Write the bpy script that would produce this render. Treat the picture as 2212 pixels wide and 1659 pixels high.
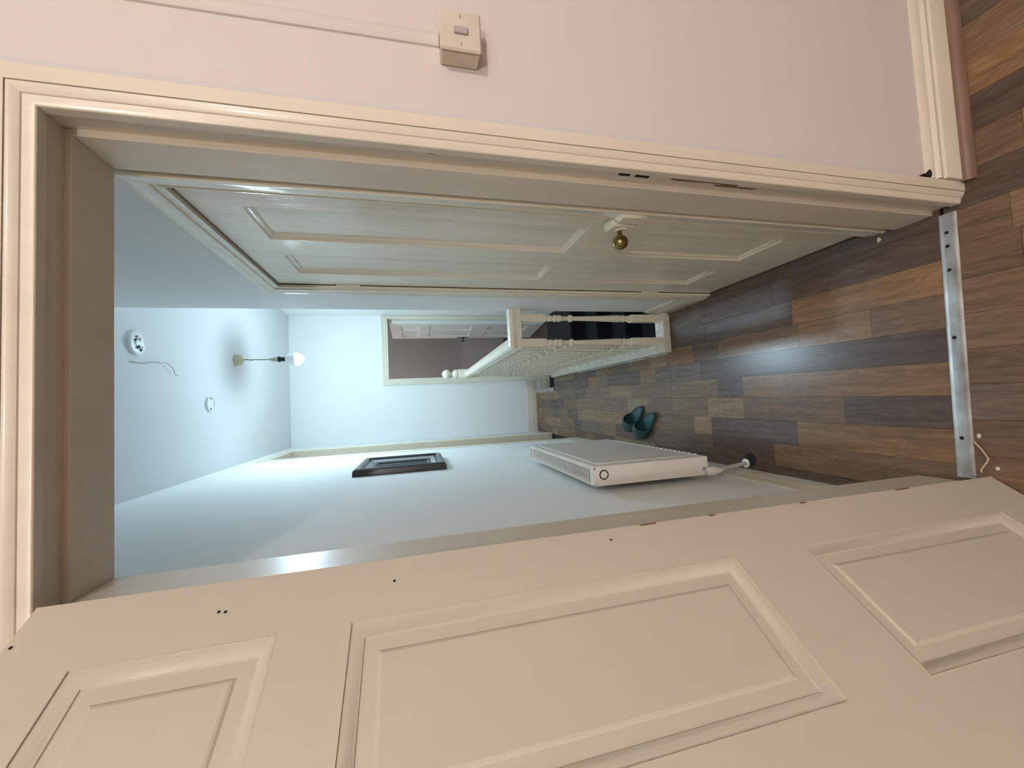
import bpy, math, random
from mathutils import Vector, Matrix
random.seed(7)
for o in list(bpy.data.objects): bpy.data.objects.remove(o)
S = bpy.context.scene
COL = S.collection

# ------------------------------------------------------------------ camera
cd = bpy.data.cameras.new('camera'); cam = bpy.data.objects.new('camera', cd); COL.objects.link(cam)
FW = Vector((0.04730141, 0.96984213, -0.23910003)); RT = Vector((0.99766662, -0.05766849, -0.03654659)); UP = Vector((0.04923296, 0.23681342, 0.97030692))
mw = Matrix(((-UP.x, RT.x, -FW.x, 0), (-UP.y, RT.y, -FW.y, 0), (-UP.z, RT.z, -FW.z, 1.457), (0, 0, 0, 1)))   # phone held on its side
cam.matrix_world = mw
cd.sensor_fit = 'HORIZONTAL'; cd.sensor_width = 36; cd.lens = 841.74 * 36 / 2212; cd.clip_start = 0.02
S.camera = cam

# ------------------------------------------------------------------ world, lights, exposure
w = bpy.data.worlds.new('world'); S.world = w; w.use_nodes = True
w.node_tree.nodes['Background'].inputs[0].default_value = (0.05, 0.05, 0.055, 1)
w.node_tree.nodes['Background'].inputs[1].default_value = 0.2
HALL_COL = (0.60, 0.84, 1.0); HALL_STR = 700.0        # bare bulb of the hall pendant
ROOM_COL = (1.0, 0.945, 0.895); ROOM_STR = 610.0         # warm pendant of the room the camera stands in, and an added second one
S.view_settings.view_transform = 'Standard'; S.view_settings.look = 'None'
S.view_settings.exposure = 0.0; S.view_settings.gamma = 1.0; S.view_settings.use_curve_mapping = False

# ------------------------------------------------------------------ materials
def nt(name):
    m = bpy.data.materials.new(name); m.use_nodes = True
    t = m.node_tree; b = t.nodes['Principled BSDF']; return m, t, b
def mat(name, col, rough=0.5, metal=0.0, var=0.0, vscale=3.0, bump=0.0, bscale=60.0, stretch=(1, 1, 1), coat=0.0, spec=0.5, var2=None):
    m, t, b = nt(name); N = t.nodes; L = t.links
    b.inputs['Roughness'].default_value = rough; b.inputs['Metallic'].default_value = metal
    b.inputs['Coat Weight'].default_value = coat; b.inputs['Coat Roughness'].default_value = 0.12
    b.inputs['Specular IOR Level'].default_value = spec
    c = (*col, 1); b.inputs['Base Color'].default_value = c
    tc = N.new('ShaderNodeTexCoord'); mp = N.new('ShaderNodeMapping'); mp.inputs['Scale'].default_value = stretch
    L.new(tc.outputs['Object'], mp.inputs['Vector'])
    if var > 0:
        n = N.new('ShaderNodeTexNoise'); n.inputs['Scale'].default_value = vscale; n.inputs['Detail'].default_value = 6
        L.new(mp.outputs[0], n.inputs['Vector'])
        r = N.new('ShaderNodeValToRGB'); r.color_ramp.elements[0].position = 0.3; r.color_ramp.elements[1].position = 0.7
        d = var2 if var2 else tuple(max(0, x * (1 - var)) for x in col)
        r.color_ramp.elements[0].color = (*d, 1); r.color_ramp.elements[1].color = c
        L.new(n.outputs['Fac'], r.inputs['Fac']); L.new(r.outputs['Color'], b.inputs['Base Color'])
    if bump > 0:
        n2 = N.new('ShaderNodeTexNoise'); n2.inputs['Scale'].default_value = bscale; n2.inputs['Detail'].default_value = 4
        L.new(mp.outputs[0], n2.inputs['Vector'])
        bp = N.new('ShaderNodeBump'); bp.inputs['Strength'].default_value = bump; bp.inputs['Distance'].default_value = 0.004
        L.new(n2.outputs['Fac'], bp.inputs['Height']); L.new(bp.outputs['Normal'], b.inputs['Normal'])
    return m
M = {}
M['pink'] = mat('pink_wall_paint', (0.60, 0.532, 0.495), 0.65, var=0.04, vscale=2.2, bump=0.10, bscale=35, var2=(0.58, 0.515, 0.47), spec=0.3)
M['hall'] = mat('white_hall_paint', (0.87, 0.87, 0.855), 0.75, var=0.04, vscale=1.7, bump=0.10, bscale=9, spec=0.25)
M['ceil'] = mat('white_ceiling_paint', (0.74, 0.745, 0.745), 0.8, var=0.03, vscale=2, bump=0.06, bscale=12)
M['cream'] = mat('cream_gloss_paint', (0.65, 0.57, 0.455), 0.34, var=0.07, vscale=5, bump=0.12, bscale=26, stretch=(5, 5, 0.45), coat=0.12)
M['creamd'] = mat('cream_door_paint', (0.56, 0.495, 0.405), 0.30, var=0.05, vscale=3, bump=0.05, bscale=40, stretch=(3, 3, 0.5))
M['creamg'] = mat('cream_glossy_door_paint', (0.80, 0.73, 0.58), 0.2, var=0.10, vscale=4, bump=0.28, bscale=30, stretch=(7, 7, 0.5), coat=0.3)
M['skirt'] = mat('cream_skirting_paint', (0.68, 0.61, 0.49), 0.3, var=0.10, vscale=9, bump=0.15, bscale=30, stretch=(.6, 1, 1))
M['spindle'] = mat('cream_banister_paint', (0.84, 0.78, 0.63), 0.25, var=0.06, vscale=20, bump=0.06, bscale=60)
M['plinth'] = mat('chipped_white_plinth_paint', (0.74, 0.72, 0.64), 0.45, var=0.3, vscale=22, bump=0.4, bscale=45, var2=(0.58, 0.54, 0.46))
M['bead'] = mat('brown_wood_beading', (0.20, 0.115, 0.075), 0.4, var=0.4, vscale=30, stretch=(.2, 1, 1))
M['sub'] = mat('dark_underfloor', (0.03, 0.022, 0.018), 0.8)
M['alu'] = mat('worn_aluminium', (0.62, 0.62, 0.61), 0.38, metal=0.75, var=0.5, vscale=24, bump=0.08, bscale=90, var2=(0.30, 0.27, 0.23), stretch=(.5, 1, 1))
M['hole'] = mat('black_hole', (0.008, 0.007, 0.007), 0.9)
M['carpet'] = mat('black_stair_carpet', (0.013, 0.014, 0.015), 0.95, var=0.5, vscale=200, bump=0.6, bscale=400)
M['redwood'] = mat('dark_red_brown_laminate', (0.075, 0.036, 0.028), 0.35, var=0.4, vscale=8, stretch=(6, .4, 1))
M['greywall'] = mat('grey_far_room_paint', (0.52, 0.50, 0.485), 0.6)
M['white'] = mat('white_plastic', (0.80, 0.80, 0.77), 0.35)
M['yellowed'] = mat('yellowed_painted_plastic', (0.60, 0.52, 0.42), 0.38, var=0.14, vscale=18, bump=0.12, bscale=60)
M['rocker'] = mat('grey_lilac_switch_rocker', (0.38, 0.33, 0.31), 0.4)
M['radiator'] = mat('off_white_radiator_enamel', (0.74, 0.70, 0.64), 0.35, var=0.05, vscale=10, bump=0.03)
M['black'] = mat('black_frame_lacquer', (0.018, 0.018, 0.022), 0.28)
M['silver'] = mat('dull_silver_slip', (0.36, 0.37, 0.38), 0.35, metal=0.4)
M['glass'] = mat('dark_picture_glass', (0.03, 0.032, 0.036), 0.08)
M['teal'] = mat('teal_rubber', (0.026, 0.088, 0.088), 0.42, var=0.15, vscale=15, bump=0.05, bscale=200)
M['tealin'] = mat('dark_teal_lining', (0.014, 0.075, 0.08), 0.6)
M['brass'] = mat('tarnished_brass', (0.42, 0.33, 0.12), 0.22, metal=1.0, var=0.5, vscale=30, var2=(0.15, 0.11, 0.05))
M['chrome'] = mat('steel', (0.6, 0.6, 0.6), 0.25, metal=1.0)
M['darkmetal'] = mat('black_iron', (0.02, 0.02, 0.02), 0.4, metal=0.5)
M['flex'] = mat('grimy_flex', (0.22, 0.19, 0.12), 0.6)
M['holder'] = mat('yellowed_lampholder', (0.40, 0.36, 0.27), 0.5)
M['rose'] = mat('yellowed_ceiling_rose', (0.56, 0.47, 0.30), 0.45, var=0.2, vscale=30)
M['cord'] = mat('tan_string', (0.42, 0.31, 0.20), 0.9, bump=0.4, bscale=300)
M['chip'] = mat('bare_brown_wood', (0.25, 0.12, 0.06), 0.7, var=0.3, vscale=60)
M['flake'] = mat('cream_paint_flake', (0.62, 0.52, 0.40), 0.6)

def wall_with_line():
    m = M['pink']; t = m.node_tree; N = t.nodes; L = t.links; b = N['Principled BSDF']
    src = b.inputs['Base Color'].links[0].from_socket
    tc = N.new('ShaderNodeTexCoord'); sx = N.new('ShaderNodeSeparateXYZ'); L.new(tc.outputs['Object'], sx.inputs[0])
    a = N.new('ShaderNodeMath'); a.operation = 'COMPARE'; a.inputs[1].default_value = 0.546; a.inputs[2].default_value = 0.0055
    L.new(sx.outputs['X'], a.inputs[0])
    lt = N.new('ShaderNodeMath'); lt.operation = 'LESS_THAN'; lt.inputs[1].default_value = 2.06; L.new(sx.outputs['Z'], lt.inputs[0])
    an = N.new('ShaderNodeMath'); an.operation = 'MULTIPLY'; L.new(a.outputs[0], an.inputs[0]); L.new(lt.outputs[0], an.inputs[1])
    mx = N.new('ShaderNodeMix'); mx.data_type = 'RGBA'; L.new(an.outputs[0], mx.inputs['Factor'])
    L.new(src, mx.inputs['A']); mx.inputs['B'].default_value = (0.56, 0.51, 0.51, 1)    # old grey paint left beside the architrave
    L.new(mx.outputs['Result'], b.inputs['Base Color'])
wall_with_line()

def plank_mat():
    m, t, b = nt('walnut_laminate'); N = t.nodes; L = t.links
    oi = N.new('ShaderNodeObjectInfo'); tc = N.new('ShaderNodeTexCoord')
    off = N.new('ShaderNodeVectorMath'); off.operation = 'SCALE'; off.inputs[0].default_value = (13, 37, 5); L.new(oi.outputs['Random'], off.inputs['Scale'])
    ad = N.new('ShaderNodeVectorMath'); ad.operation = 'ADD'; L.new(tc.outputs['Object'], ad.inputs[0]); L.new(off.outputs[0], ad.inputs[1])
    mp = N.new('ShaderNodeMapping'); mp.inputs['Scale'].default_value = (1.0, 0.075, 1); L.new(ad.outputs[0], mp.inputs['Vector'])
    n = N.new('ShaderNodeTexNoise'); n.inputs['Scale'].default_value = 42; n.inputs['Detail'].default_value = 8; n.inputs['Roughness'].default_value = 0.62; n.inputs['Distortion'].default_value = 0.6
    L.new(mp.outputs[0], n.inputs['Vector'])
    mp2 = N.new('ShaderNodeMapping'); mp2.inputs['Scale'].default_value = (1.0, 0.22, 1); L.new(ad.outputs[0], mp2.inputs['Vector'])
    n2 = N.new('ShaderNodeTexNoise'); n2.inputs['Scale'].default_value = 14; n2.inputs['Detail'].default_value = 3; n2.inputs['Distortion'].default_value = 1.4
    L.new(mp2.outputs[0], n2.inputs['Vector'])
    wv = N.new('ShaderNodeMath'); wv.operation = 'SINE'; ml = N.new('ShaderNodeMath'); ml.operation = 'MULTIPLY'; ml.inputs[1].default_value = 46
    L.new(n2.outputs['Fac'], ml.inputs[0]); L.new(ml.outputs[0], wv.inputs[0])
    mr2 = N.new('ShaderNodeMapRange'); mr2.inputs['From Min'].default_value = -1; mr2.inputs['To Min'].default_value = 0.86; mr2.inputs['To Max'].default_value = 1.06; L.new(wv.outputs[0], mr2.inputs['Value'])
    mr = N.new('ShaderNodeMapRange'); mr.inputs['From Min'].default_value = 0.3; mr.inputs['From Max'].default_value = 0.7; mr.inputs['To Min'].default_value = 0.66; mr.inputs['To Max'].default_value = 1.25
    L.new(n.outputs['Fac'], mr.inputs['Value'])
    mm = N.new('ShaderNodeMath'); mm.operation = 'MULTIPLY'; L.new(mr.outputs[0], mm.inputs[0]); L.new(mr2.outputs[0], mm.inputs[1])
    sc = N.new('ShaderNodeVectorMath'); sc.operation = 'SCALE'; L.new(oi.outputs['Color'], sc.inputs[0]); L.new(mm.outputs[0], sc.inputs['Scale'])
    L.new(sc.outputs[0], b.inputs['Base Color'])
    b.inputs['Roughness'].default_value = 0.27; b.inputs['Specular IOR Level'].default_value = 0.5
    bp = N.new('ShaderNodeBump'); bp.inputs['Strength'].default_value = 0.10; bp.inputs['Distance'].default_value = 0.002
    L.new(n.outputs['Fac'], bp.inputs['Height']); L.new(bp.outputs['Normal'], b.inputs['Normal'])
    return m
M['plank'] = plank_mat()
def emis(name, col, s):
    m, t, b = nt(name); b.inputs['Base Color'].default_value = (0.8, 0.8, 0.8, 1)
    b.inputs['Emission Color'].default_value = (*col, 1); b.inputs['Emission Strength'].default_value = s; return m
M['bulb_hall'] = emis('lit_cool_bulb', HALL_COL, HALL_STR)
M['fill_far'] = emis('dim_fill_bulb', (1.0, 0.94, 0.90), 170.0)  # glow of the added far-room fill lamp
M['bulb_room'] = emis('lit_warm_bulb', ROOM_COL, ROOM_STR)

# ------------------------------------------------------------------ mesh helpers
class MB:
    def __init__(s): s.v = []; s.f = []
    def add(s, vs, fs):
        k = len(s.v); s.v += [tuple(p) for p in vs]; s.f += [tuple(i + k for i in f) for f in fs]; return s
    def box(s, x0, x1, y0, y1, z0, z1, sh=0.0):
        vs = [(x + sh * y, y, z) for z in (z0, z1) for x, y in ((x0, y0), (x1, y0), (x1, y1), (x0, y1))]
        return s.add(vs, [(3, 2, 1, 0), (4, 5, 6, 7), (0, 1, 5, 4), (1, 2, 6, 5), (2, 3, 7, 6), (3, 0, 4, 7)])
    def bbox(s, x0, x1, y0, y1, z0, z1, c):        # chamfered box
        rings = []
        for z, i in ((z0, c), (z0 + c, 0), (z1 - c, 0), (z1, c)):
            a0, a1, b0, b1 = x0 + i, x1 - i, y0 + i, y1 - i; e = c * (0.0 if i else 1.0)
            rings.append([(a0 + e, b0, z), (a1 - e, b0, z), (a1, b0 + e, z), (a1, b1 - e, z), (a1 - e, b1, z), (a0 + e, b1, z), (a0, b1 - e, z), (a0, b0 + e, z)])
        return s.loft(rings, True, True)
    def loft(s, rings, cap0=False, cap1=False, closed=True):
        n = len(rings[0]); vs = [p for r in rings for p in r]; fs = []
        for i in range(len(rings) - 1):
            for j in range(n if closed else n - 1):
                a = i * n + j; b = i * n + (j + 1) % n; fs.append((a, b, b + n, a + n))
        if cap0: fs.append(tuple(reversed(range(n))))
        if cap1: k = (len(rings) - 1) * n; fs.append(tuple(range(k, k + n)))
        return s.add(vs, fs)
    def lathe(s, prof, seg=20, c=(0, 0, 0), axis='z', cap=True):
        rings = []
        for r, z in prof:
            ring = []
            for k in range(seg):
                a = 2 * math.pi * k / seg; x, y = r * math.cos(a), r * math.sin(a)
                p = {'z': (x, y, z), 'x': (z, x, y), 'y': (y, z, x)}[axis]
                ring.append((p[0] + c[0], p[1] + c[1], p[2] + c[2]))
            rings.append(ring)
        return s.loft(rings, cap, cap)
    def tube(s, pts, r, seg=8, cap=True):
        P = [Vector(p) for p in pts]; rings = []; up = Vector((0.13, 0.31, 0.94)).normalized()
        for i, p in enumerate(P):
            t = (P[min(i + 1, len(P) - 1)] - P[max(i - 1, 0)]).normalized()
            a = t.cross(up).normalized(); b = a.cross(t).normalized(); rr = r[i] if isinstance(r, (list, tuple)) else r
            rings.append([tuple(p + a * rr * math.cos(2 * math.pi * k / seg) + b * rr * math.sin(2 * math.pi * k / seg)) for k in range(seg)])
        return s.loft(rings, cap, cap)
    def frame(s, rect, prof, to3d, cap=False):    # mitred picture-frame loop
        u0, u1, w0, w1 = rect; rings = []
        for a, h in prof: rings.append([to3d(u0 + a, w0 + a, h), to3d(u1 - a, w0 + a, h), to3d(u1 - a, w1 - a, h), to3d(u0 + a, w1 - a, h)])
        return s.loft(rings, False, cap)
    def architrave(s, u0, u1, w0, w1, prof, to3d):   # three-sided casing, mitred at the top
        rings = []
        for a, h in prof: rings.append([to3d(u0 - a, w0, h), to3d(u0 - a, w1 + a, h), to3d(u1 + a, w1 + a, h), to3d(u1 + a, w0, h)])
        return s.loft(rings, closed=False)
    def extrude(s, prof, p0, p1, to3d):              # profile (h, z) along a straight run p0..p1
        return s.loft([[to3d(p0, h, z) for h, z in prof], [to3d(p1, h, z) for h, z in prof]], True, True, True)
    def build(s, name, m, parent=None, smooth=None, loc=None, normals=True):
        me = bpy.data.meshes.new(name); me.from_pydata(s.v, [], s.f); me.update()
        import bmesh
        bm = bmesh.new(); bm.from_mesh(me)
        if normals: bmesh.ops.recalc_face_normals(bm, faces=bm.faces)
        bm.to_mesh(me); bm.free()
        if smooth:
            me.polygons.foreach_set('use_smooth', [True] * len(me.polygons)); me.set_sharp_from_angle(angle=math.radians(smooth))
        me.materials.append(M[m] if isinstance(m, str) else m)
        o = bpy.data.objects.new(name, me); COL.objects.link(o)
        if parent: o.parent = parent
        if loc: o.location = loc
        return o
def tag(o, label, cat=None, group=None, kind=None):
    if label: o['label'] = label
    if cat: o['category'] = cat
    if group: o['group'] = group
    if kind: o['kind'] = kind
    return o
def thing(name, loc=(0, 0, 0), rz=0.0, **k):
    o = bpy.data.objects.new(name, None); COL.objects.link(o); o.location = loc; o.rotation_euler = (0, 0, rz); o.empty_display_size = 0.05
    if k: tag(o, k.get('label'), k.get('cat'), k.get('group'), k.get('kind'))
    return o
def share(src, name, parent, loc):
    o = bpy.data.objects.new(name, src.data); COL.objects.link(o); o.parent = parent; o.location = loc; return o
def B(name, m, parent, *a, c=0.0, **k):
    mb = MB(); (mb.bbox(*a, c) if c else mb.box(*a)); return mb.build(name, m, parent, **k)

# ------------------------------------------------------------------ key dimensions (metres)
YW, YH = 0.712, 0.865                 # room face and hall face of the doorway wall
XLN, XRN, ZHN = -0.290, 0.487, 2.002  # lining (rebate)
XLS, XRS, ZHS = -0.278, 0.475, 1.9925 # stop faces
YR, YS = 0.730, 0.7705                # lining edge, stop face
XL, XR = -0.372, 0.498                # hall walls
YC, YE = 2.035, 4.687                 # wall end at stairwell, end wall
XS = 1.076                            # stairwell wall
ZC, ZL = 2.79, -0.19                  # ceiling, lower landing

# ------------------------------------------------------------------ walls and ceiling
mb = MB(); mb.box(XRN + .012, 2.4, YW, YH, 0, ZC); mb.box(-1.8, XLN - .012, YW, YH, 0, ZC); mb.box(XLN - .012, XRN + .012, YW, YH, ZHN + .012, ZC)
tag(mb.build('wall_front', 'pink'), 'pale pink painted wall around the open doorway with the light switch', 'wall', kind='structure')
tag(B('wall_back', 'pink', None, -1.9, 2.5, -3.1, -3.0, 0, ZC), 'pink wall of the near room behind the viewer', 'wall', kind='structure')
tag(B('wall_room_left', 'pink', None, -1.9, -1.8, -3.0, YH, 0, ZC), 'pink side wall of the near room on the door side', 'wall', kind='structure')
tag(B('wall_room_right', 'pink', None, 2.4, 2.5, -3.0, YH, 0, ZC), 'pink side wall of the near room beyond the light switch', 'wall', kind='structure')
mb = MB(); mb.box(XR, XR + .1, YH, .945, 0, ZC); mb.box(XR, XR + .1, .945, 1.645, 1.962, ZC); mb.box(XR, XR + .1, 1.645, YC, 0, ZC)
tag(mb.build('wall_right', 'hall'), 'white hall wall holding the closed cream door, ending at the stairwell', 'wall', kind='structure')
tag(B('wall_stairwell', 'hall', None, XS, XS + .1, YC - .1, YE, -2.4, ZC), 'white side wall of the stairwell behind the banister', 'wall', kind='structure')
tag(B('wall_stairwell_near', 'hall', None, XR + .1, XS, YC - .1, YC - .005, -2.4, ZC), 'white near wall of the stairwell behind the closed cream door', 'wall', kind='structure')
tag(B('wall_stairwell_low', 'hall', None, .25, .334, YC - .1, 4.0, -2.4, -.2), 'white stairwell wall below the banister', 'wall', kind='structure')
mb = MB(); mb.box(XL - .1, XL, YH, 3.54, 0, ZC); mb.box(XL - .1, XL, 3.54, 4.16, 2.63, ZC); mb.box(XL - .1, XL, 4.16, YE, 0, ZC)
tag(mb.build('wall_left', 'hall'), 'white hall wall with the radiator and the black frame', 'wall', kind='structure')
mb = MB(); mb.box(-.6, .3255, YE, YE + .11, -.4, ZC); mb.box(.3255, 1.0525, YE, YE + .11, 1.7675, ZC); mb.box(1.0525, 1.95, YE, YE + .11, -.4, ZC)
tag(mb.build('wall_end', 'hall'), 'white end wall of the hall with the far doorway', 'wall', kind='structure')
mb = MB(); mb.box(-.7, -.6, YE + .11, 7.2, -.4, ZC); mb.box(1.85, 1.95, YE + .11, 7.2, -.4, ZC); mb.box(-.7, 1.95, 7.2, 7.3, -.4, ZC)
tag(mb.build('wall_far_room', 'greywall'), 'grey wall seen through the far doorway', 'wall', kind='structure')
tag(B('ceiling', 'ceil', None, -1.9, 2.5, -3.1, 7.3, ZC, ZC + .1), 'white painted ceiling of the hall', 'ceiling', kind='structure')

# ------------------------------------------------------------------ floor and planks
mb = MB(); mb.box(-1.9, 2.5, -3.1, YC - .03, -.2, -.012); mb.box(-.6, .335, YC - .03, 4.0, -.2, -.012); mb.box(-.6, .13, 4.0, YE, -.2, -.012)
floor = tag(mb.build('floor', 'sub'), 'walnut laminate floor of the hall and the near room', 'floor', kind='structure')
TONE = {'d': (0.098, 0.063, 0.045), 'm': (0.170, 0.102, 0.058), 'w': (0.215, 0.120, 0.056), 'l': (0.235, 0.148, 0.080), 'g': (0.135, 0.091, 0.063)}
SH = math.tan(math.radians(0.9)); PITCH = 0.0957; X0 = 0.0543
def plank(xa, xb, ya, yb, tone):
    if xb - xa < .006 or yb - ya < .01: return
    g = 0.0004; dz = random.uniform(-.0004, 0.0003)
    cx, cy = (xa + xb) / 2, (ya + yb) / 2
    mb = MB(); mb.box(xa - cx + g, xb - cx - g, ya - cy + g, yb - cy - g, -.012, dz, SH)
    o = mb.build('plank', 'plank', floor, loc=(cx + SH * (cy - .77), cy, 0))
    c = TONE[tone]; k = random.uniform(.88, 1.12); o.color = (c[0] * k, c[1] * k, c[2] * k, 1)
# hall strips read from the photograph near the doorway: (end, tone) runs from the threshold onward, random further away
RUNS = {0: [(1.75, 'd'), (2.15, 'g')], 1: [(.95, 'm'), (1.20, 'w'), (1.62, 'm'), (1.80, 'd'), (2.04, 'w'), (2.2, 'l')], 2: [(1.22, 'w'), (1.70, 'd'), (2.0, 'd')],
        3: [(1.30, 'd'), (1.72, 'd'), (2.0, 'g')], 4: [(1.24, 'd'), (1.9, 'd'), (2.0, 'g')], -1: [(1.49, 'w'), (1.64, 'd'), (2.1, 'm'), (2.45, 'm'), (2.75, 'l')],
        -2: [(1.055, 'd'), (1.49, 'm'), (1.72, 'l'), (1.86, 'm'), (2.25, 'm'), (2.5, 'l'), (2.72, 'm')], -3: [(1.24, 'w'), (1.70, 'd'), (1.83, 'l'), (2.15, 'm'), (2.6, 'w'), (2.95, 'w')],
        -4: [(1.35, 'm'), (1.70, 'd'), (2.2, 'g'), (2.7, 'd')], -5: [(1.5, 'd'), (2.2, 'd')]}
for k, run in RUNS.items():
    xa, xb = X0 + PITCH * k, X0 + PITCH * (k + 1)
    xa, xb = max(xa, XL - .1 + .01), min(xb, XR + .02); y = .757; i = 0
    while y < YE:
        if i < len(run): ye, tn = run[i]
        else: ye, tn = y + random.choice([.18, .26, .34, .45]), random.choice('ddmmwlg')
        ye = min(ye, YE); i += 1
        for (sa, sb, xm) in ((.757, YC - .03, 9), (YC - .03, 4.0, .262), (4.0, YE, .125)):
            ya2, yb2 = max(y, sa), min(ye, sb)
            if yb2 > ya2: plank(xa, min(xb, xm - SH * (ya2 - .77)), ya2, yb2, tn)
        y = ye
for k in range(-14, 19):                      # near room
    xa, xb = X0 + .03 + PITCH * k, X0 + .03 + PITCH * (k + 1)
    y = .748; first = True
    far = not -5 <= k <= 14
    while y > -1.6:
        ln = random.uniform(.12, .4) if first and not far else random.uniform(.5, 1.1) if not far else random.uniform(1.1, 1.6)
        first = False; ya = max(y - ln, -1.6)
        plank(xa, xb, ya, y, random.choice('ddmmwmg')); y = ya
mb = MB()
for k in range(-14, 19):
    xa = X0 + .03 + PITCH * k; mb.box(xa, xa + PITCH - .0008, -3.0, -1.601, -.012, 0)
o = mb.build('plank_field', 'plank', floor); o['kind'] = 'stuff'; o.color = (*TONE['m'], 1)

# far room floor and lower landing
tag(B('floor_far_room', 'redwood', None, -.6, 1.85, YE - .02, 7.2, -.4, ZL - .002), 'dark red-brown floor beyond the far doorway', 'floor', kind='structure')

# ------------------------------------------------------------------ doorway casing (trim_1)
t1 = thing('trim_1', (0, 0, 0), label='worn cream painted casing and lining of the near doorway', cat='door frame', kind='structure')
MB().box(XRN, XRN + .0118, YR, YH, 0, ZHN + .0118).build('jamb_lining', 'cream', t1)
MB().box(XLN - .0118, XLN, YR, YH, 0, ZHN + .0118).build('jamb_lining', 'cream', t1)
MB().box(XLN, XRN, YR, YH, ZHN, ZHN + .0118).build('head_lining', 'cream', t1)
MB().bbox(XRS, XRN + .004, YS, YH, 0, ZHS, .0015).build('door_stop', 'cream', t1)
MB().bbox(XLN - .004, XLS, YS, YH, 0, ZHS, .0015).build('door_stop', 'cream', t1)
MB().bbox(XLN, XRN, YS, YH, ZHS, ZHN + .004, .0015).build('door_stop', 'cream', t1)
PROF = [(-.007, -.018), (-.007, -.002), (-.006, -.0005), (-.0045, .0004), (.000, .0016), (.005, .0024), (.0075, .0028), (.0085, .0050), (.013, .0078), (.017, .0095), (.0200, .0105), (.0212, .0105), (.0213, .007), (.0223, .007), (.0224, .012), (.046, .012), (.048, .011), (.049, .0)]
MB().architrave(XLN, XRN, 0, ZHN, PROF, lambda u, ww, h: (u, YW - h, ww)).build('architrave', 'cream', t1, smooth=22)
# strike plate and scars on the lock jamb
sp = MB().bbox(XRN - .0022, XRN + .003, .7305, .760, .925, 1.03, .0008).build('strike_plate', 'cream', t1)
for z0, z1 in ((.985, 1.012), (.938, .972)): B('bolt_hole', 'hole', sp, XRN - .0026, XRN, .737, .7455, z0, z1)
def scar(name, m, parent, pts, x, th=.0006):
    mb = MB(); mb.loft([[(x, y, z) for y, z in pts], [(x - th, y, z) for y, z in pts]], True, True); return mb.build(name, m, parent)
def rag(y0, y1, z0, z1, n=9, s=3):
    r = random.Random(s); a = [(y0 + r.uniform(0, .25) * (y1 - y0), z0 + (z1 - z0) * i / n) for i in range(n + 1)]
    b = [(y1 - r.uniform(0, .35) * (y1 - y0), z1 - (z1 - z0) * i / n) for i in range(n + 1)]; return a + b
scar('paint_scar', 'chip', t1, rag(.736, .748, .70, .88, s=2), XRN); scar('paint_scar', 'chip', t1, rag(.746, .7535, .64, .76, s=5), XRN)
scar('paint_scar', 'hole', t1, rag(.7315, .7345, 1.05, 1.10, s=8), XRN); scar('paint_scar', 'chip', t1, rag(.739, .7425, 1.405, 1.418, 3, s=4), XRN)
scar('paint_scar', 'hole', t1, rag(.7312, .7335, 1.20, 1.30, s=9), XRN); scar('paint_scar', 'hole', t1, rag(.751, .7545, .965, 1.02, s=12), XRN)

# near-room skirting and beading
SK = [(0, 0), (.020, 0), (.020, .072), (.0185, .076), (.013, .079), (.0125, .0815), (.0165, .085), (.0165, .094), (.013, .098), (.009, .1005), (.0085, .103), (.0115, .107), (.0105, .117), (.006, .124), (0, .126)]
bb = thing('baseboard_front', (.536, YW, 0), label='cream moulded skirting board below the light switch wall', cat='skirting', kind='structure')
MB().extrude(SK, 0, 1.86, lambda p, h, z: (p, -h, z)).build('skirting_board', 'skirt', bb, smooth=30)
Q = [(.020, 0)] + [(.020 + .019 * math.cos(a), .022 * math.sin(a)) for a in [i * math.pi / 12 for i in range(7)]]
MB().extrude(Q, -.006, 1.86, lambda p, h, z: (p, -h, z)).build('floor_beading', 'bead', bb, smooth=40)

gp = [(.002, .122), (.004, .140), (.0075, .150), (.0095, .139), (.016, .1255), (.022, .1235), (.012, .118)]
MB().loft([[(x, .0002 - .0, z) for x, z in gp], [(x, -.0115, z) for x, z in gp]], True, True).build('plaster_gap', 'hole', bb)
# ------------------------------------------------------------------ doors
def panelled_door(root, x0, x1, z1, cols, rows, m, th=.04, raised=True, z0=.006):
    """local frame: face at y=0 looking to -y; columns/rows give the panel openings"""
    xs = sorted(cols); zs = sorted(rows)
    B('stile', m, root, x0, xs[0][0], 0, th, z0, z1); B('stile', m, root, xs[-1][1], x1, 0, th, z0, z1)
    edges = [z0] + [e for r in zs for e in r] + [z1]
    for i in range(0, len(edges), 2): B('rail', m, root, xs[0][0], xs[-1][1], 0, th, edges[i], edges[i + 1])
    for (a, b) in zs: B('muntin', m, root, xs[0][1], xs[1][0], 0, th, a, b)
    for (xa, xb) in xs:
        for (za, zb) in zs:
            if raised:
                prof = [(.0, .0), (.0012, .0005), (.0018, -.0022), (.004, -.0022), (.008, -.0032), (.014, -.0065), (.018, -.0108), (.0195, -.0112), (.0205, -.0135)]
                pp = [(.018, -.0135), (.040, -.0128), (.043, -.0105), (.046, -.0096)]
            else:
                prof = [(0, 0), (.0015, .0004), (.004, -.003), (.010, -.005), (.016, -.010), (.018, -.0115)]
                pp = [(.016, -.0115), (.02, -.0115)]
            f3 = lambda u, ww, h: (u, -h, ww)
            p = MB().frame((xa, xb, za, zb), pp, f3, True); p.box(xa, xb, .018, th - .012, za, zb); po = p.build('panel', m, root, normals=False)
            MB().frame((xa, xb, za, zb), prof, f3).build('moulding', m, po, smooth=40, normals=False)
A34 = math.radians(90 - 34)
d1 = thing('door_1', (-.2545, .707, 0), A34, label='cream six-panel door standing open into the near room', cat='door', kind='structure')
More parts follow.
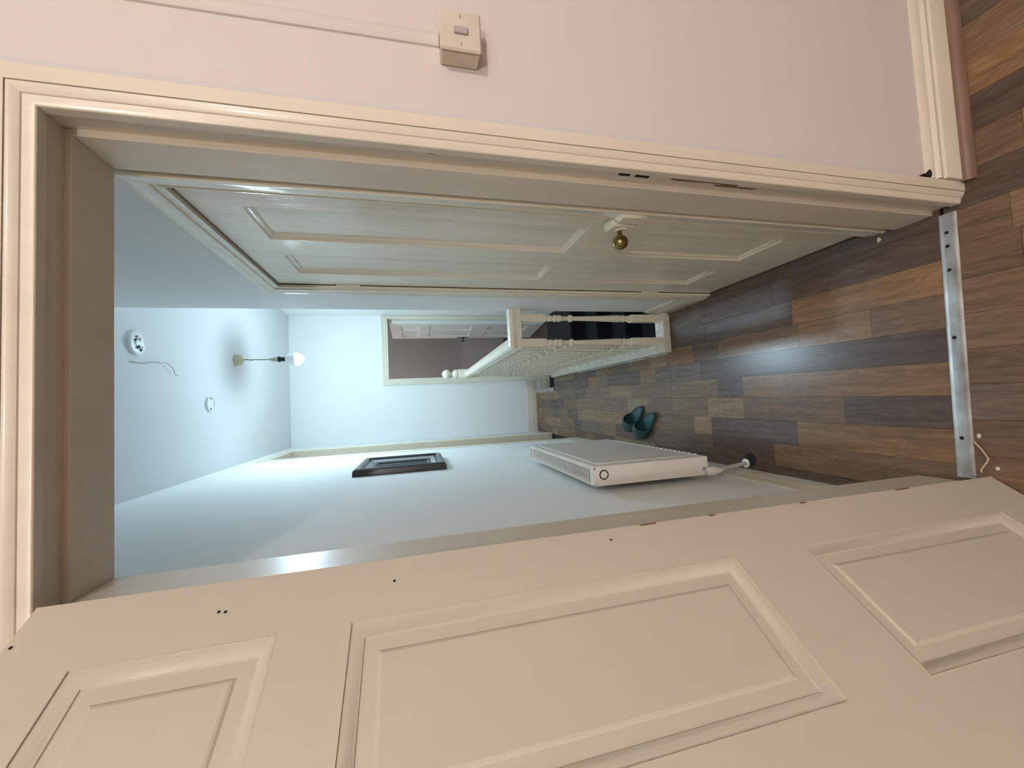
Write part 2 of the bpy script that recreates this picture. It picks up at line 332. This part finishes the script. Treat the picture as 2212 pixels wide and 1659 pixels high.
panelled_door(d1, -.762, -.0005, 1.985, [(-.667, -.437), (-.325, -.096)], [(.149, .733), (.891, 1.562), (1.658, 1.895)], 'creamd')
for s_, z in ((.0487, 1.7458), (.0503, 1.7371), (.0416, 1.5023), (.0244, 1.110), (.0545, 1.978)):
    MB().lathe([(.0022, -.0006), (.0022, .002)], 8, (-s_, 0, z), 'y').build('nail_hole', 'hole', d1)
for z in (.25, 1.70):                                  # hinges between leaf and jamb
    h = MB().lathe([(.007, 0), (.007, .09)], 10, (.004, .036, z)); h.build('hinge', 'creamd', d1, smooth=40)
for z in (.30, .62, .86, 1.0):                         # chips along the hinge edge
    MB().box(-.0035, .0004, -.0004, .004, z, z + random.uniform(.015, .05)).build('paint_chip', 'chip', d1)

# closed door in the right hall wall
d2 = thing('door_2', (.5, .95, 0), -math.pi / 2, label='closed glossy cream four-panel door on the right hall wall', cat='door', kind='structure')
panelled_door(d2, -.690, 0, 1.952, [(-.565, -.385), (-.272, -.082)], [(.235, .742), (.947, 1.847)], 'creamg', raised=False, z0=.012)
lk = MB().bbox(-.050, .006, -.028, 0, .838, .918, .006).build('rim_lock', 'creamg', d2, smooth=40)
MB().lathe([(.019, 0), (.019, .004), (.012, .007)], 16, (-.017, -.035, .880), 'y').build('knob_rose', 'creamg', lk, smooth=40)
MB().lathe([(.006, .03), (.0065, .012), (.011, .008), (.019, .002), (.0225, -.009), (.020, -.02), (.012, -.027), (.001, -.029)], 20, (-.017, -.057, .886), 'y').build('door_knob', 'brass', lk, smooth=60)
for z in (.30, 1.66): MB().lathe([(.006, 0), (.006, .09)], 10, (-.694, -.003, z)).build('hinge', 'creamg', d2, smooth=40)
t2 = thing('trim_2', (0, 0, 0), label='cream moulded casing around the closed right-hand door', cat='door frame', kind='structure')
P2 = [(0, -.004), (0, .010), (.006, .012), (.010, .009), (.016, .010), (.020, .015), (.044, .017), (.050, .020), (.056, .020), (.060, .016), (.060, 0)]
f2 = lambda u, ww, h: (XR - h, u, ww)
MB().architrave(.945, 1.645, 0, 1.957, [(a * (.62 if False else 1), h) for a, h in P2], f2).build('architrave', 'creamg', t2, smooth=30)
kp = MB().bbox(XR - .026, XR, .893, .9425, .832, .918, .009).build('lock_keep', 'creamg', t2, smooth=40)

# far doorway and its open door (one step down)
t3 = thing('trim_3', (0, 0, 0), label='cream moulded casing of the far doorway at the end wall', cat='door frame', kind='structure')
P3 = [(.0005, -.0005), (.0005, .012), (.010, .014), (.014, .010), (.018, .010), (.022, .016), (.050, .018), (.056, .022), (.066, .024), (.072, .020), (.072, 0)]
mb = MB(); mb.architrave(.338, 1.04, ZL, 1.755, P3, lambda u, ww, h: (min(u, XS), YE - h, ww)); mb.build('architrave', 'spindle', t3, smooth=30)
B('jamb_lining', 'spindle', t3, .326, .338, YE, YE + .11, ZL, 1.767); B('jamb_lining', 'spindle', t3, 1.04, 1.052, YE, YE + .11, ZL, 1.767); B('head_lining', 'spindle', t3, .338, 1.04, YE, YE + .11, 1.755, 1.767)
ang = math.atan2(.67, -.065)
d3 = thing('door_3', (1.0, YE + .085, ZL), ang, label='pale six-panel door standing open beyond the far doorway', cat='door', kind='structure')
for _ in (0,):
    # leaf runs along local +x from the hinge; visible face must look to the left (-X): local +y
    r3 = bpy.data.objects.new('leaf', None); COL.objects.link(r3); r3.parent = d3; r3.rotation_euler = (0, 0, math.pi)
    panelled_door(r3, -.67, 0, 1.93, [(-.585, -.375), (-.295, -.085)], [(.20, .72), (.92, 1.46), (1.58, 1.80)], 'white', raised=False, z0=.01)
MB().lathe([(.011, 0), (.011, .03), (.004, .034), (.004, .045), (.017, .052), (.017, .062), (.006, .066)], 12, (.615, 0, .99), 'y').build('door_handle', 'darkmetal', d3, smooth=40)
MB().box(.600, .630, -.001, .004, .92, 1.07).build('handle_plate', 'darkmetal', d3)

# left far doorway
t4 = thing('trim_4', (0, 0, 0), label='cream lining of the doorway in the left hall wall near the end', cat='door frame', kind='structure')
B('jamb_lining', 'cream', t4, XL - .1, XL + .004, 4.148, 4.16, 0, 2.63); B('jamb_lining', 'cream', t4, XL - .1, XL + .004, 3.54, 3.552, 0, 2.63); B('head_lining', 'cream', t4, XL - .1, XL + .004, 3.552, 4.148, 2.618, 2.63)
B('casing_board', 'spindle', t4, XL, XL + .012, 4.16, 4.30, 0, 2.70, c=.002); B('casing_board', 'spindle', t4, XL, XL + .006, 3.46, 3.54, 0, 2.70, c=.002); B('casing_board', 'spindle', t4, XL, XL + .010, 3.54, 4.16, 2.63, 2.70, c=.002)
tag(B('door_4', 'cream', None, XL - .14, XL - .102, 3.54, 4.16, .005, 2.63), 'cream door deep in the left doorway near the end wall', 'door', kind='structure')

# hall skirtings
SH2 = [(0, 0), (.016, 0), (.016, .085), (.012, .092), (.013, .100), (.008, .112), (.005, .125), (0, .128)]
b2 = MB().extrude(SH2, YH, 3.46, lambda p, h, z: (XL + h, p, z)).build('baseboard_left', 'skirt', smooth=30); tag(b2, 'cream skirting along the radiator wall', 'skirting', kind='structure')
b3 = thing('baseboard_right', (0, 0, 0), label='cream skirting between the closed door and the stairwell', cat='skirting', kind='structure')
MB().extrude(SH2, 1.705, YC, lambda p, h, z: (XR - h, p, z)).build('skirting_board', 'skirt', b3, smooth=30)
MB().extrude([(a + .0 if a > .02 else a - .003, z * .8) for a, z in [(.016, 0)] + [(.016 + .016 * math.cos(i * math.pi / 12), .02 * math.sin(i * math.pi / 12)) for i in range(7)]], 1.70, YC - .03, lambda p, h, z: (XR - h, p, z)).build('floor_beading', 'bead', b3, smooth=40)
b4 = MB().extrude(SH2, XL, .266, lambda p, h, z: (p, YE - h, z)).build('baseboard_end', 'skirt', smooth=30); tag(b4, 'cream skirting at the foot of the end wall', 'skirting', kind='structure')
b5 = MB().extrude(SH2, .13, .266, lambda p, h, z: (p, YE - h, z + ZL)).build('baseboard_landing', 'skirt', smooth=30); tag(b5, 'short cream skirting down on the lower landing', 'skirting', kind='structure')

# ------------------------------------------------------------------ stairs and banister
st = thing('staircase', (.7, 3.0, ZL), label='black carpeted stairs going down behind the banister', cat='stairs')
def stair_part(name, m, *a): 
    x0, x1, y0, y1, z0, z1 = a; return MB().box(x0 - .7, x1 - .7, y0 - 3.0, y1 - 3.0, z0 - ZL, z1 - ZL).build(name, m, st)
stair_part('landing', 'carpet', .336, XS - .002, 3.93, YE - .021, ZL - .2, ZL); stair_part('landing', 'carpet', .13, .335, 4.06, YE - .021, ZL - .2, ZL)
for i in range(1, 9):
    y1 = 3.93 - .235 * (i - 1); stair_part('step', 'carpet', .336, XS - .002, max(y1 - .235, YC), y1, ZL - .19 * (i + 1) - .05, ZL - .19 * i)
    stair_part('nosing', 'carpet', .336, XS - .002, y1 - .022, y1 + .0, ZL - .19 * (i - 1) - .03, ZL - .19 * (i - 1) + .002)
nz = MB(); nz.box(.100 - .7, .142 - .7, 4.02 - 3.0, YE - .017 - 3.0, -ZL, -ZL + .004); nz.box(.138 - .7, .142 - .7, 4.02 - 3.0, YE - .017 - 3.0, -ZL - .03, -ZL); nz.build('metal_nosing', 'alu', st)
stair_part('riser_board', 'plinth', .125, .1375, 4.02, YE - .017, ZL, -.012)

ba = thing('banister', (.318, 2.02, 0), label='cream spindle banister with ball-topped newel around the stairwell', cat='banister')
BX, BY = .318, 2.02
BP = [(.0165, .235), (.0115, .243), (.019, .252), (.0185, .262), (.0145, .268), (.020, .276), (.0195, .288), (.0145, .294), (.0195, .302), (.0205, .318), (.0195, .345), (.0150, .46), (.0125, .585), (.0125, .592), (.0195, .598), (.0195, .612), (.0125, .618), (.0135, .66), (.0195, .668), (.0135, .674), (.0195, .680), (.0135, .688), (.0195, .695), (.0195, .702), (.0135, .712), (.0185, .728), (.0165, .742), (.0120, .750), (.0165, .756)]
mb = MB(); mb.bbox(-.021, .021, -.021, .021, .045, .236, .002); mb.bbox(-.021, .021, -.021, .021, .755, .902, .002); mb.lathe(BP, 14)
proto = mb.build('spindle', 'spindle', ba, smooth=35)
proto.location = (0, 0, 0)
share(proto, 'spindle', ba, (.135, 0, 0))
yy = 2.125
while yy < 3.95: share(proto, 'spindle', ba, (0, yy - BY, 0)); yy += .148
# handrail: profile swept round the corner
HP = [(-.030, .899), (.030, .899), (.030, .908), (.026, .912), (.027, .930), (.034, .938), (.034, .950), (.026, .962), (.012, .968), (-.012, .968), (-.026, .962), (-.034, .950), (-.034, .938), (-.027, .930), (-.026, .912), (-.030, .908)]
rings = [[(o_, 4.0 - BY, z) for o_, z in HP], [(o_, o_, z) for o_, z in HP], [(XR - BX, o_, z) for o_, z in HP]]
MB().loft(rings, True, True).build('handrail', 'spindle', ba, smooth=25)
mb = MB(); mb.bbox(-.071, .030, -.045, 3.96 - BY, 0, .046, .002); mb.bbox(.030, XR - BX - .017, -.045, .035, 0, .046, .002); mb.build('plinth', 'plinth', ba)
MB().box(-.080, -.0712, -.02, 1.30, 0, .010).build('edge_trim', 'alu', ba)
NP = [(.030, .262), (.040, .268), (.044, .280), (.036, .290), (.042, .302), (.030, .312), (.040, .34), (.046, .372), (.042, .405), (.030, .415), (.044, .424), (.044, .44), (.030, .452), (.043, .47), (.044, .50), (.036, .62), (.026, .715), (.026, .720), (.038, .726), (.038, .738), (.026, .745), (.030, .79), (.040, .80), (.028, .81), (.040, .825), (.040, .835), (.030, .845), (.036, .862)]
nw = MB(); nw.bbox(-.046, .046, -.046, .046, 0, .262, .003); nw.bbox(-.046, .046, -.046, .046, .86, 1.035, .004); nw.lathe(NP, 20)
nwo = nw.build('newel_post', 'spindle', ba, smooth=35, loc=(.003, 4.045 - BY, 0))
cp = MB().lathe([(.030, 1.035), (.046, 1.040), (.048, 1.055), (.044, 1.07), (.030, 1.085), (.020, 1.093), (.020, 1.102)] + [(.049 * math.sin(a), 1.147 - .049 * math.cos(a)) for a in [math.radians(x) for x in range(28, 180, 12)]] + [(.0005, 1.196)], 24); cp.build('ball_finial', 'spindle', nwo, smooth=60)

# ------------------------------------------------------------------ threshold strip, cord, flakes
th = thing('threshold_strip', (.1, .748, 0), -math.radians(1.25), label='worn aluminium threshold strip across the doorway floor', cat='threshold strip')
MB().extrude([(-.0195, .0003), (-.0185, .002), (-.013, .0042), (-.008, .0046), (.008, .0046), (.013, .0042), (.0185, .002), (.0195, .0003)], -.367, .366, lambda p, h, z: (p, h, z)).build('strip', 'alu', th, smooth=30)
for x in (.313, .275, .208, .019, -.2586): MB().lathe([(.0048, .0044), (.0048, .0052)], 12, (x, .002, 0)).build('screw_hole', 'hole', th)
CP = [(-.166, .735), (-.1715, .7307), (-.1808, .7242), (-.1997, .7149), (-.2091, .7111), (-.2200, .7150), (-.2300, .7209), (-.2404, .7260), (-.2480, .7255)]
tag(MB().tube([(x, y - .002, .0035 + .0015 * math.sin(i)) for i, (x, y) in enumerate(CP)], .0026, 7).build('string', 'cord', smooth=60), 'short tan string curling out from the threshold strip', 'string')
def flake(x, y, r, lab):
    rr = random.Random(int(x * 1e4)); pts = [(x + r * rr.uniform(.6, 1.1) * math.cos(a), y + .7 * r * rr.uniform(.6, 1.1) * math.sin(a)) for a in [i * math.pi / 4 for i in range(8)]]
    o = MB().loft([[(a, b, .0004) for a, b in pts], [(a, b, .0016) for a, b in pts]], True, True).build('paint_flake', 'flake'); tag(o, lab, 'paint flake')
flake(-.150, .722, .0075, 'cream paint flake on the floor beside the dark screw hole of the strip')
flake(.462, .905, .009, 'cream plaster crumb on the floor at the foot of the right jamb')
flake(-.233, .694, .006, 'cream paint flake on the floor near the open door corner')

# ------------------------------------------------------------------ light switch and surface conduit
sw = thing('light_switch', (.679, YW, 1.355), label='yellowed square surface light switch on the pink wall', cat='light switch')
MB().bbox(-.036, .036, -.034, 0, -.036, .036, .003).build('back_box', 'yellowed', sw, smooth=30)
MB().bbox(-.0375, .0375, -.041, -.034, -.038, .038, .003).build('face_plate', 'yellowed', sw, smooth=30)
MB().bbox(-.0085, .0045, -.0455, -.041, -.013, .013, .0015).build('rocker', 'rocker', sw)
for x in (-.026, .026): 
    s_ = MB().lathe([(.0032, -.0418), (.0032, -.0405)], 12, (x, 0, 0), 'y').build('screw', 'yellowed', sw); MB().box(x - .0028, x + .0028, -.0421, -.0417, -.0005, .0005).build('screw_slot', 'hole', s_)
cv = [(-.014, 0), (-.013, .004), (-.008, .0075), (.008, .0075), (.013, .004), (.014, 0)]
tag(MB().loft([[(.690 + x + dx, YW - h, z) for x, h in cv] for z, dx in ((1.392, 0.0), (1.9, -.008), (ZC, -.02))], True, True).build('cable_conduit', 'pink', smooth=40), 'painted cable conduit running up the pink wall from the switch', 'conduit')

# ------------------------------------------------------------------ radiator
ra = thing('radiator', (XL + .03, 1.84, .285), label='off-white panel radiator on the left hall wall', cat='radiator')
RX = .078; Y0, Y1, HZ = -.44, .44, .52
MB().bbox(RX - .012, RX, Y0 + .006, Y1 - .006, 0, HZ - .004, .004).build('front_panel', 'radiator', ra, smooth=40)
MB().bbox(RX - .002, RX + .0035, Y0 + .05, Y1 - .05, .035, HZ - .035, .0033).build('panel_pressing', 'radiator', ra, smooth=40)
MB().bbox(.004, .014, Y0 + .006, Y1 - .006, 0, HZ - .01, .003).build('rear_panel', 'radiator', ra, smooth=40)
for y in (Y0, Y1 - .008): MB().bbox(.002, RX + .001, y, y + .008, .004, HZ, .002).build('end_panel', 'radiator', ra, smooth=30)
g = MB(); g.box(.004, .010, Y0, Y1, HZ - .006, HZ); g.box(RX - .012, RX - .004, Y0, Y1, HZ - .006, HZ + .002)
for i in range(52):
    y = Y0 + .038 + i * (Y1 - Y0 - .07) / 51; g.box(.010, RX - .012, y - .0035, y + .0035, HZ - .0035, HZ - .002)
g.box(.010, RX - .012, Y0 + .008, Y0 + .03, HZ - .006, HZ); g.build('top_grille', 'radiator', ra)
MB().box(.012, RX - .012, Y0 + .01, Y1 - .01, .05, HZ - .022).build('interior_shade', 'hole', ra)  # black box stands in for the shade under the grille slots
g = MB()
for i in range(22): y = Y0 + .06 + i * .034; g.box(RX - .001, RX + .0035, y, y + .018, .008, .013)
g.build('seam_spot_welds', 'white', ra)
MB().lathe([(.013, Y0 - .004), (.016, Y0 - .002), (.016, Y0 + .001)], 6, (.045, 0, HZ - .042), 'y').build('bleed_plug', 'radiator', ra)
MB().lathe([(.0195, Y0 - .001), (.0195, Y0 + .001)], 24, (.045, 0, HZ - .042), 'y').build('plug_recess', 'darkmetal', ra)
vx, vy, vz = .024, Y0 - .036, .022
MB().lathe([(.010, 0), (.013, .006), (.013, .02), (.017, .024), (.018, .030), (.018, .052), (.015, .058), (.006, .059)], 14, (vx, vy, vz - .045)).build('valve', 'radiator', ra, smooth=40)
MB().tube([(vx, vy, vz - .02), (vx, vy + .016, vz - .012), (vx + .008, Y0 + .014, vz + .012)], .008, 10).build('valve_tail', 'chrome', ra, smooth=50)
MB().tube([(vx, vy, vz - .04), (vx - .004, vy + .05, vz - .12), (vx - .012, vy + .135, -.285)], .0085, 10).build('pipe', 'radiator', ra, smooth=50)
MB().lathe([(.009, 0), (.020, 0), (.020, .006), (.012, .010), (.009, .010)], 18, (vx - .012, vy + .135, -.285), cap=False).build('pipe_collar', 'white', ra, smooth=40)
MB().lathe([(.030, 0), (.030, .0012)], 16, (vx + .006, vy + .110, -.285)).build('floor_hole', 'hole', ra)

# ------------------------------------------------------------------ framed picture on the left wall
pf = thing('picture_frame', (XL, 2.60, 1.30), label='square black lacquered frame with dark glass on the left hall wall', cat='picture frame')
f3 = lambda u, ww, h: (h, u, ww)
MB().frame((-.265, .265, 0, .52), [(0, 0), (0, .022), (.004, .034), (.016, .042), (.034, .042), (.044, .034), (.050, .024)], f3).build('outer_moulding', 'black', pf, smooth=30)
MB().frame((-.215, .215, .05, .47), [(0, .024), (.004, .028), (.030, .016), (.032, .014)], f3).build('inner_slip', 'silver', pf, smooth=30)
MB().frame((-.183, .183, .082, .438), [(0, .015), (.008, .018), (.022, .012), (.026, .006)], f3).build('sight_edge', 'black', pf, smooth=30)
MB().box(0, .008, -.159, .159, .106, .414).build('dark_glass', 'glass', pf)
MB().box(0, .004, -.26, .26, .005, .515).build('backing', 'black', pf)

# small switch on the return wall by the end wall
ss = thing('wall_switch', (XL, 4.38, 1.34), label='small white switch near the corner of the end wall', cat='light switch')
MB().bbox(0, .012, -.042, .042, -.042, .042, .003).build('face_plate', 'white', ss, smooth=30); MB().bbox(.012, .016, -.008, .008, -.014, .014, .001).build('rocker', 'white', ss)

# ------------------------------------------------------------------ ceiling things
pl = thing('pendant_lamp', (.4275, 3.38, ZC), label='bare lit bulb hanging on a flex from the hall ceiling', cat='pendant lamp')
MB().lathe([(.046, 0), (.046, -.012), (.043, -.016), (.043, -.034), (.036, -.042), (.012, -.046), (.007, -.052)], 20).build('ceiling_rose', 'rose', pl, smooth=35)
MB().tube([(0, 0, -.04), (.003, .002, -.08), (-.002, 0, -.10), (.001, 0, -.14), (-.001, .001, -.19), (.001, 0, -.25)], .0042, 8).build('flex', 'flex', pl, smooth=60)
MB().lathe([(.006, -.235), (.013, -.25), (.018, -.275), (.019, -.295)], 16).build('holder_cap', 'holder', pl, smooth=40)
MB().lathe([(.021, -.295), (.024, -.298), (.024, -.305), (.018, -.308), (.018, -.335), (.014, -.345), (.014, -.355)], 16).build('lampholder', 'darkmetal', pl, smooth=40)
MB().lathe([(.014, -.345), (.030, -.352), (.041, -.362), (.0455, -.378), (.0488, -.418), (.0478, -.420)], 24, cap=False).build('bulb_base', 'white', pl, smooth=60)
MB().lathe([(.030, -.417)] + [(.0475 * math.cos(math.radians(a)), -.4185 - .060 * math.sin(math.radians(a))) for a in range(0, 90, 10)] + [(.001, -.479)], 24).build('bulb_globe', 'bulb_hall', pl, smooth=80)

sa = thing('smoke_alarm_base', (.384, 2.285, ZC), label='round white smoke alarm base without cover on the ceiling', cat='alarm base')
MB().lathe([(.060, 0), (.060, -.006), (.057, -.012), (.051, -.0135), (.048, -.012)], 32).build('ring', 'white', sa, smooth=40)
MB().lathe([(.048, -.008), (.048, -.0125), (.020, -.0125), (.018, -.016), (.001, -.016)], 28).build('base_plate', 'white', sa, smooth=40)
for x, y, a, l in ((-.028, .022, .4, .026), (.030, -.012, 1.2, .012), (-.020, -.004, .7, .022), (.012, -.020, .9, .014)):
    mb = MB(); mb.box(-l / 2, l / 2, -.002, .002, -.0175, -.012); o = mb.build('terminal_slot', 'hole', sa, loc=(x, y, 0)); o.rotation_euler = (0, 0, a)
for x, y in ((-.022, .010), (.018, .008)): MB().bbox(x - .008, x + .008, y - .004, y + .004, -.022, -.012, .001).build('terminal', 'white', sa)
bp_ = thing('blanking_plate', (.0905, 2.985, ZC), label='small round white blanking plate with two screws on the ceiling', cat='cover plate')
MB().lathe([(.049, 0), (.049, -.009), (.0465, -.0115), (.0455, -.0085), (.001, -.0085)], 32).build('plate', 'white', bp_, smooth=40)
for x in (-.034, .034): MB().lathe([(.0056, -.008), (.0056, -.0105), (.0005, -.011)], 10, (x, 0, 0)).build('screw', 'hole', bp_)
WP = [(.289, 2.246, ZC), (.2858, 2.277, ZC - .006), (.2863, 2.324, ZC - .008), (.3012, 2.394, ZC - .010), (.305, 2.45, ZC - .012), (.3086, 2.505, ZC - .014), (.297, 2.54, ZC - .014), (.2815, 2.566, ZC - .014), (.262, 2.578, ZC - .014), (.249, 2.583, ZC - .015), (.251, 2.594, ZC - .016), (.243, 2.600, ZC - .017)]
tag(MB().tube(WP, .0016, 6).build('bell_wire', 'flex', smooth=60), 'thin loose wire hanging along the ceiling below the alarm base', 'wire')

# ------------------------------------------------------------------ slippers
def slipper(loc, rz, label):
    r = thing('slipper', loc, rz, label=label, cat='slipper', group='teal slippers')
    Lh = .138; n = 28; prof = []
    for i in range(n):
        a = 2 * math.pi * i / n; y = Lh * math.cos(a); t = (y / Lh + 1) / 2        # 0 heel .. 1 toe
        hw = .037 + .014 * math.sin(min(1, t * 1.15) * math.pi * .62); x = hw * (abs(math.sin(a)) ** .8) * (1 if math.sin(a) >= 0 else -1)
        prof.append((x, y))
    def ring(s, z, dz=0): return [(x * s, y * (1 - (1 - s) * .45), z + .004 * max(0, y / Lh) ** 2 + .010 * max(0, y / Lh - .6)) for x, y in prof]
    MB().loft([ring(.94, 0), ring(1.0, .006), ring(1.0, .020), ring(.97, .025), ring(.93, .026), ring(.86, .020), ring(.5, .018)], True, True).build('sole', 'teal', r, smooth=50)
    # upper: arched shell over the front
    rows = []; K = 13
    for i in range(12):
        t = i / 11; y = -.008 + t * (Lh - .006 + .008)
        w_ = .0535 * math.sqrt(max(0.0, 1 - max(0, (y - .02) / (Lh - .018)) ** 2.6)); w_ = max(w_, .006)
        hgt = .066 * (1 - t ** 2.2) + .020 * (1 - t) * 0 + .012
        row = []
        for j in range(K):
            a = math.pi * j / (K - 1); lean = -.020 * math.sin(a) * (1 - t)          # opening sweeps back over the instep
            row.append((w_ * math.cos(a) * (1 - .06 * math.sin(a)), y + lean * .4 + (.028 * (1 - t) * (math.sin(a) ** 1.5)), .014 + hgt * (math.sin(a) ** .72)))
        rows.append(row)
    o = MB().loft(rows, closed=False).build('upper', 'teal', r, smooth=60)
    so = o.modifiers.new('thickness', 'SOLIDIFY'); so.thickness = .006; so.offset = -1
    sb = o.modifiers.new('smooth', 'SUBSURF'); sb.levels = 1; sb.render_levels = 1
    return r
DIR = math.atan2(.60, .80)       # heel-to-toe points left and away from the camera
slipper((-.155, 2.405, 0), DIR, 'teal rubber slipper lying farther from the near doorway')
slipper((-.195, 2.275, 0), DIR, 'teal rubber slipper lying nearer the near doorway, closer to the radiator')

# ------------------------------------------------------------------ warm pendant of the near room (behind the camera), plus two added fill lamps
def pendant(name, loc, lab, m):
    rp = thing(name, loc, label=lab, cat='pendant lamp')
    MB().lathe([(.045, 0), (.045, -.02), (.01, -.03)], 16).build('ceiling_rose', 'white', rp, smooth=35)
    MB().tube([(0, 0, -.02), (0, 0, -.25)], .004, 8).build('flex', 'white', rp)
    MB().lathe([(.018, -.24), (.018, -.30)], 14).build('lampholder', 'white', rp, smooth=40)
    MB().lathe([(.014, -.30)] + [(.055 * math.sin(math.radians(a)), -.36 + .055 * math.cos(math.radians(a))) for a in range(20, 180, 16)] + [(.001, -.415)], 20).build('bulb_globe', m, rp, smooth=80)
pendant('unseen_room_pendant', (-.05, -1.75, ZC), 'warm pendant lamp of the near room, straight behind the viewer', 'bulb_room')
pendant('unseen_room_pendant', (1.05, -1.60, ZC), 'added warm fill lamp in the near room, behind the viewer on the switch side', 'bulb_room')  # second lamp added for more warm spill on the left hall wall
pendant('far_room_fill_lamp', (-.15, 5.9, ZC), 'added dim fill lamp inside the far room, left of its doorway', 'fill_far')  # added to brighten the far room, no lamp known there
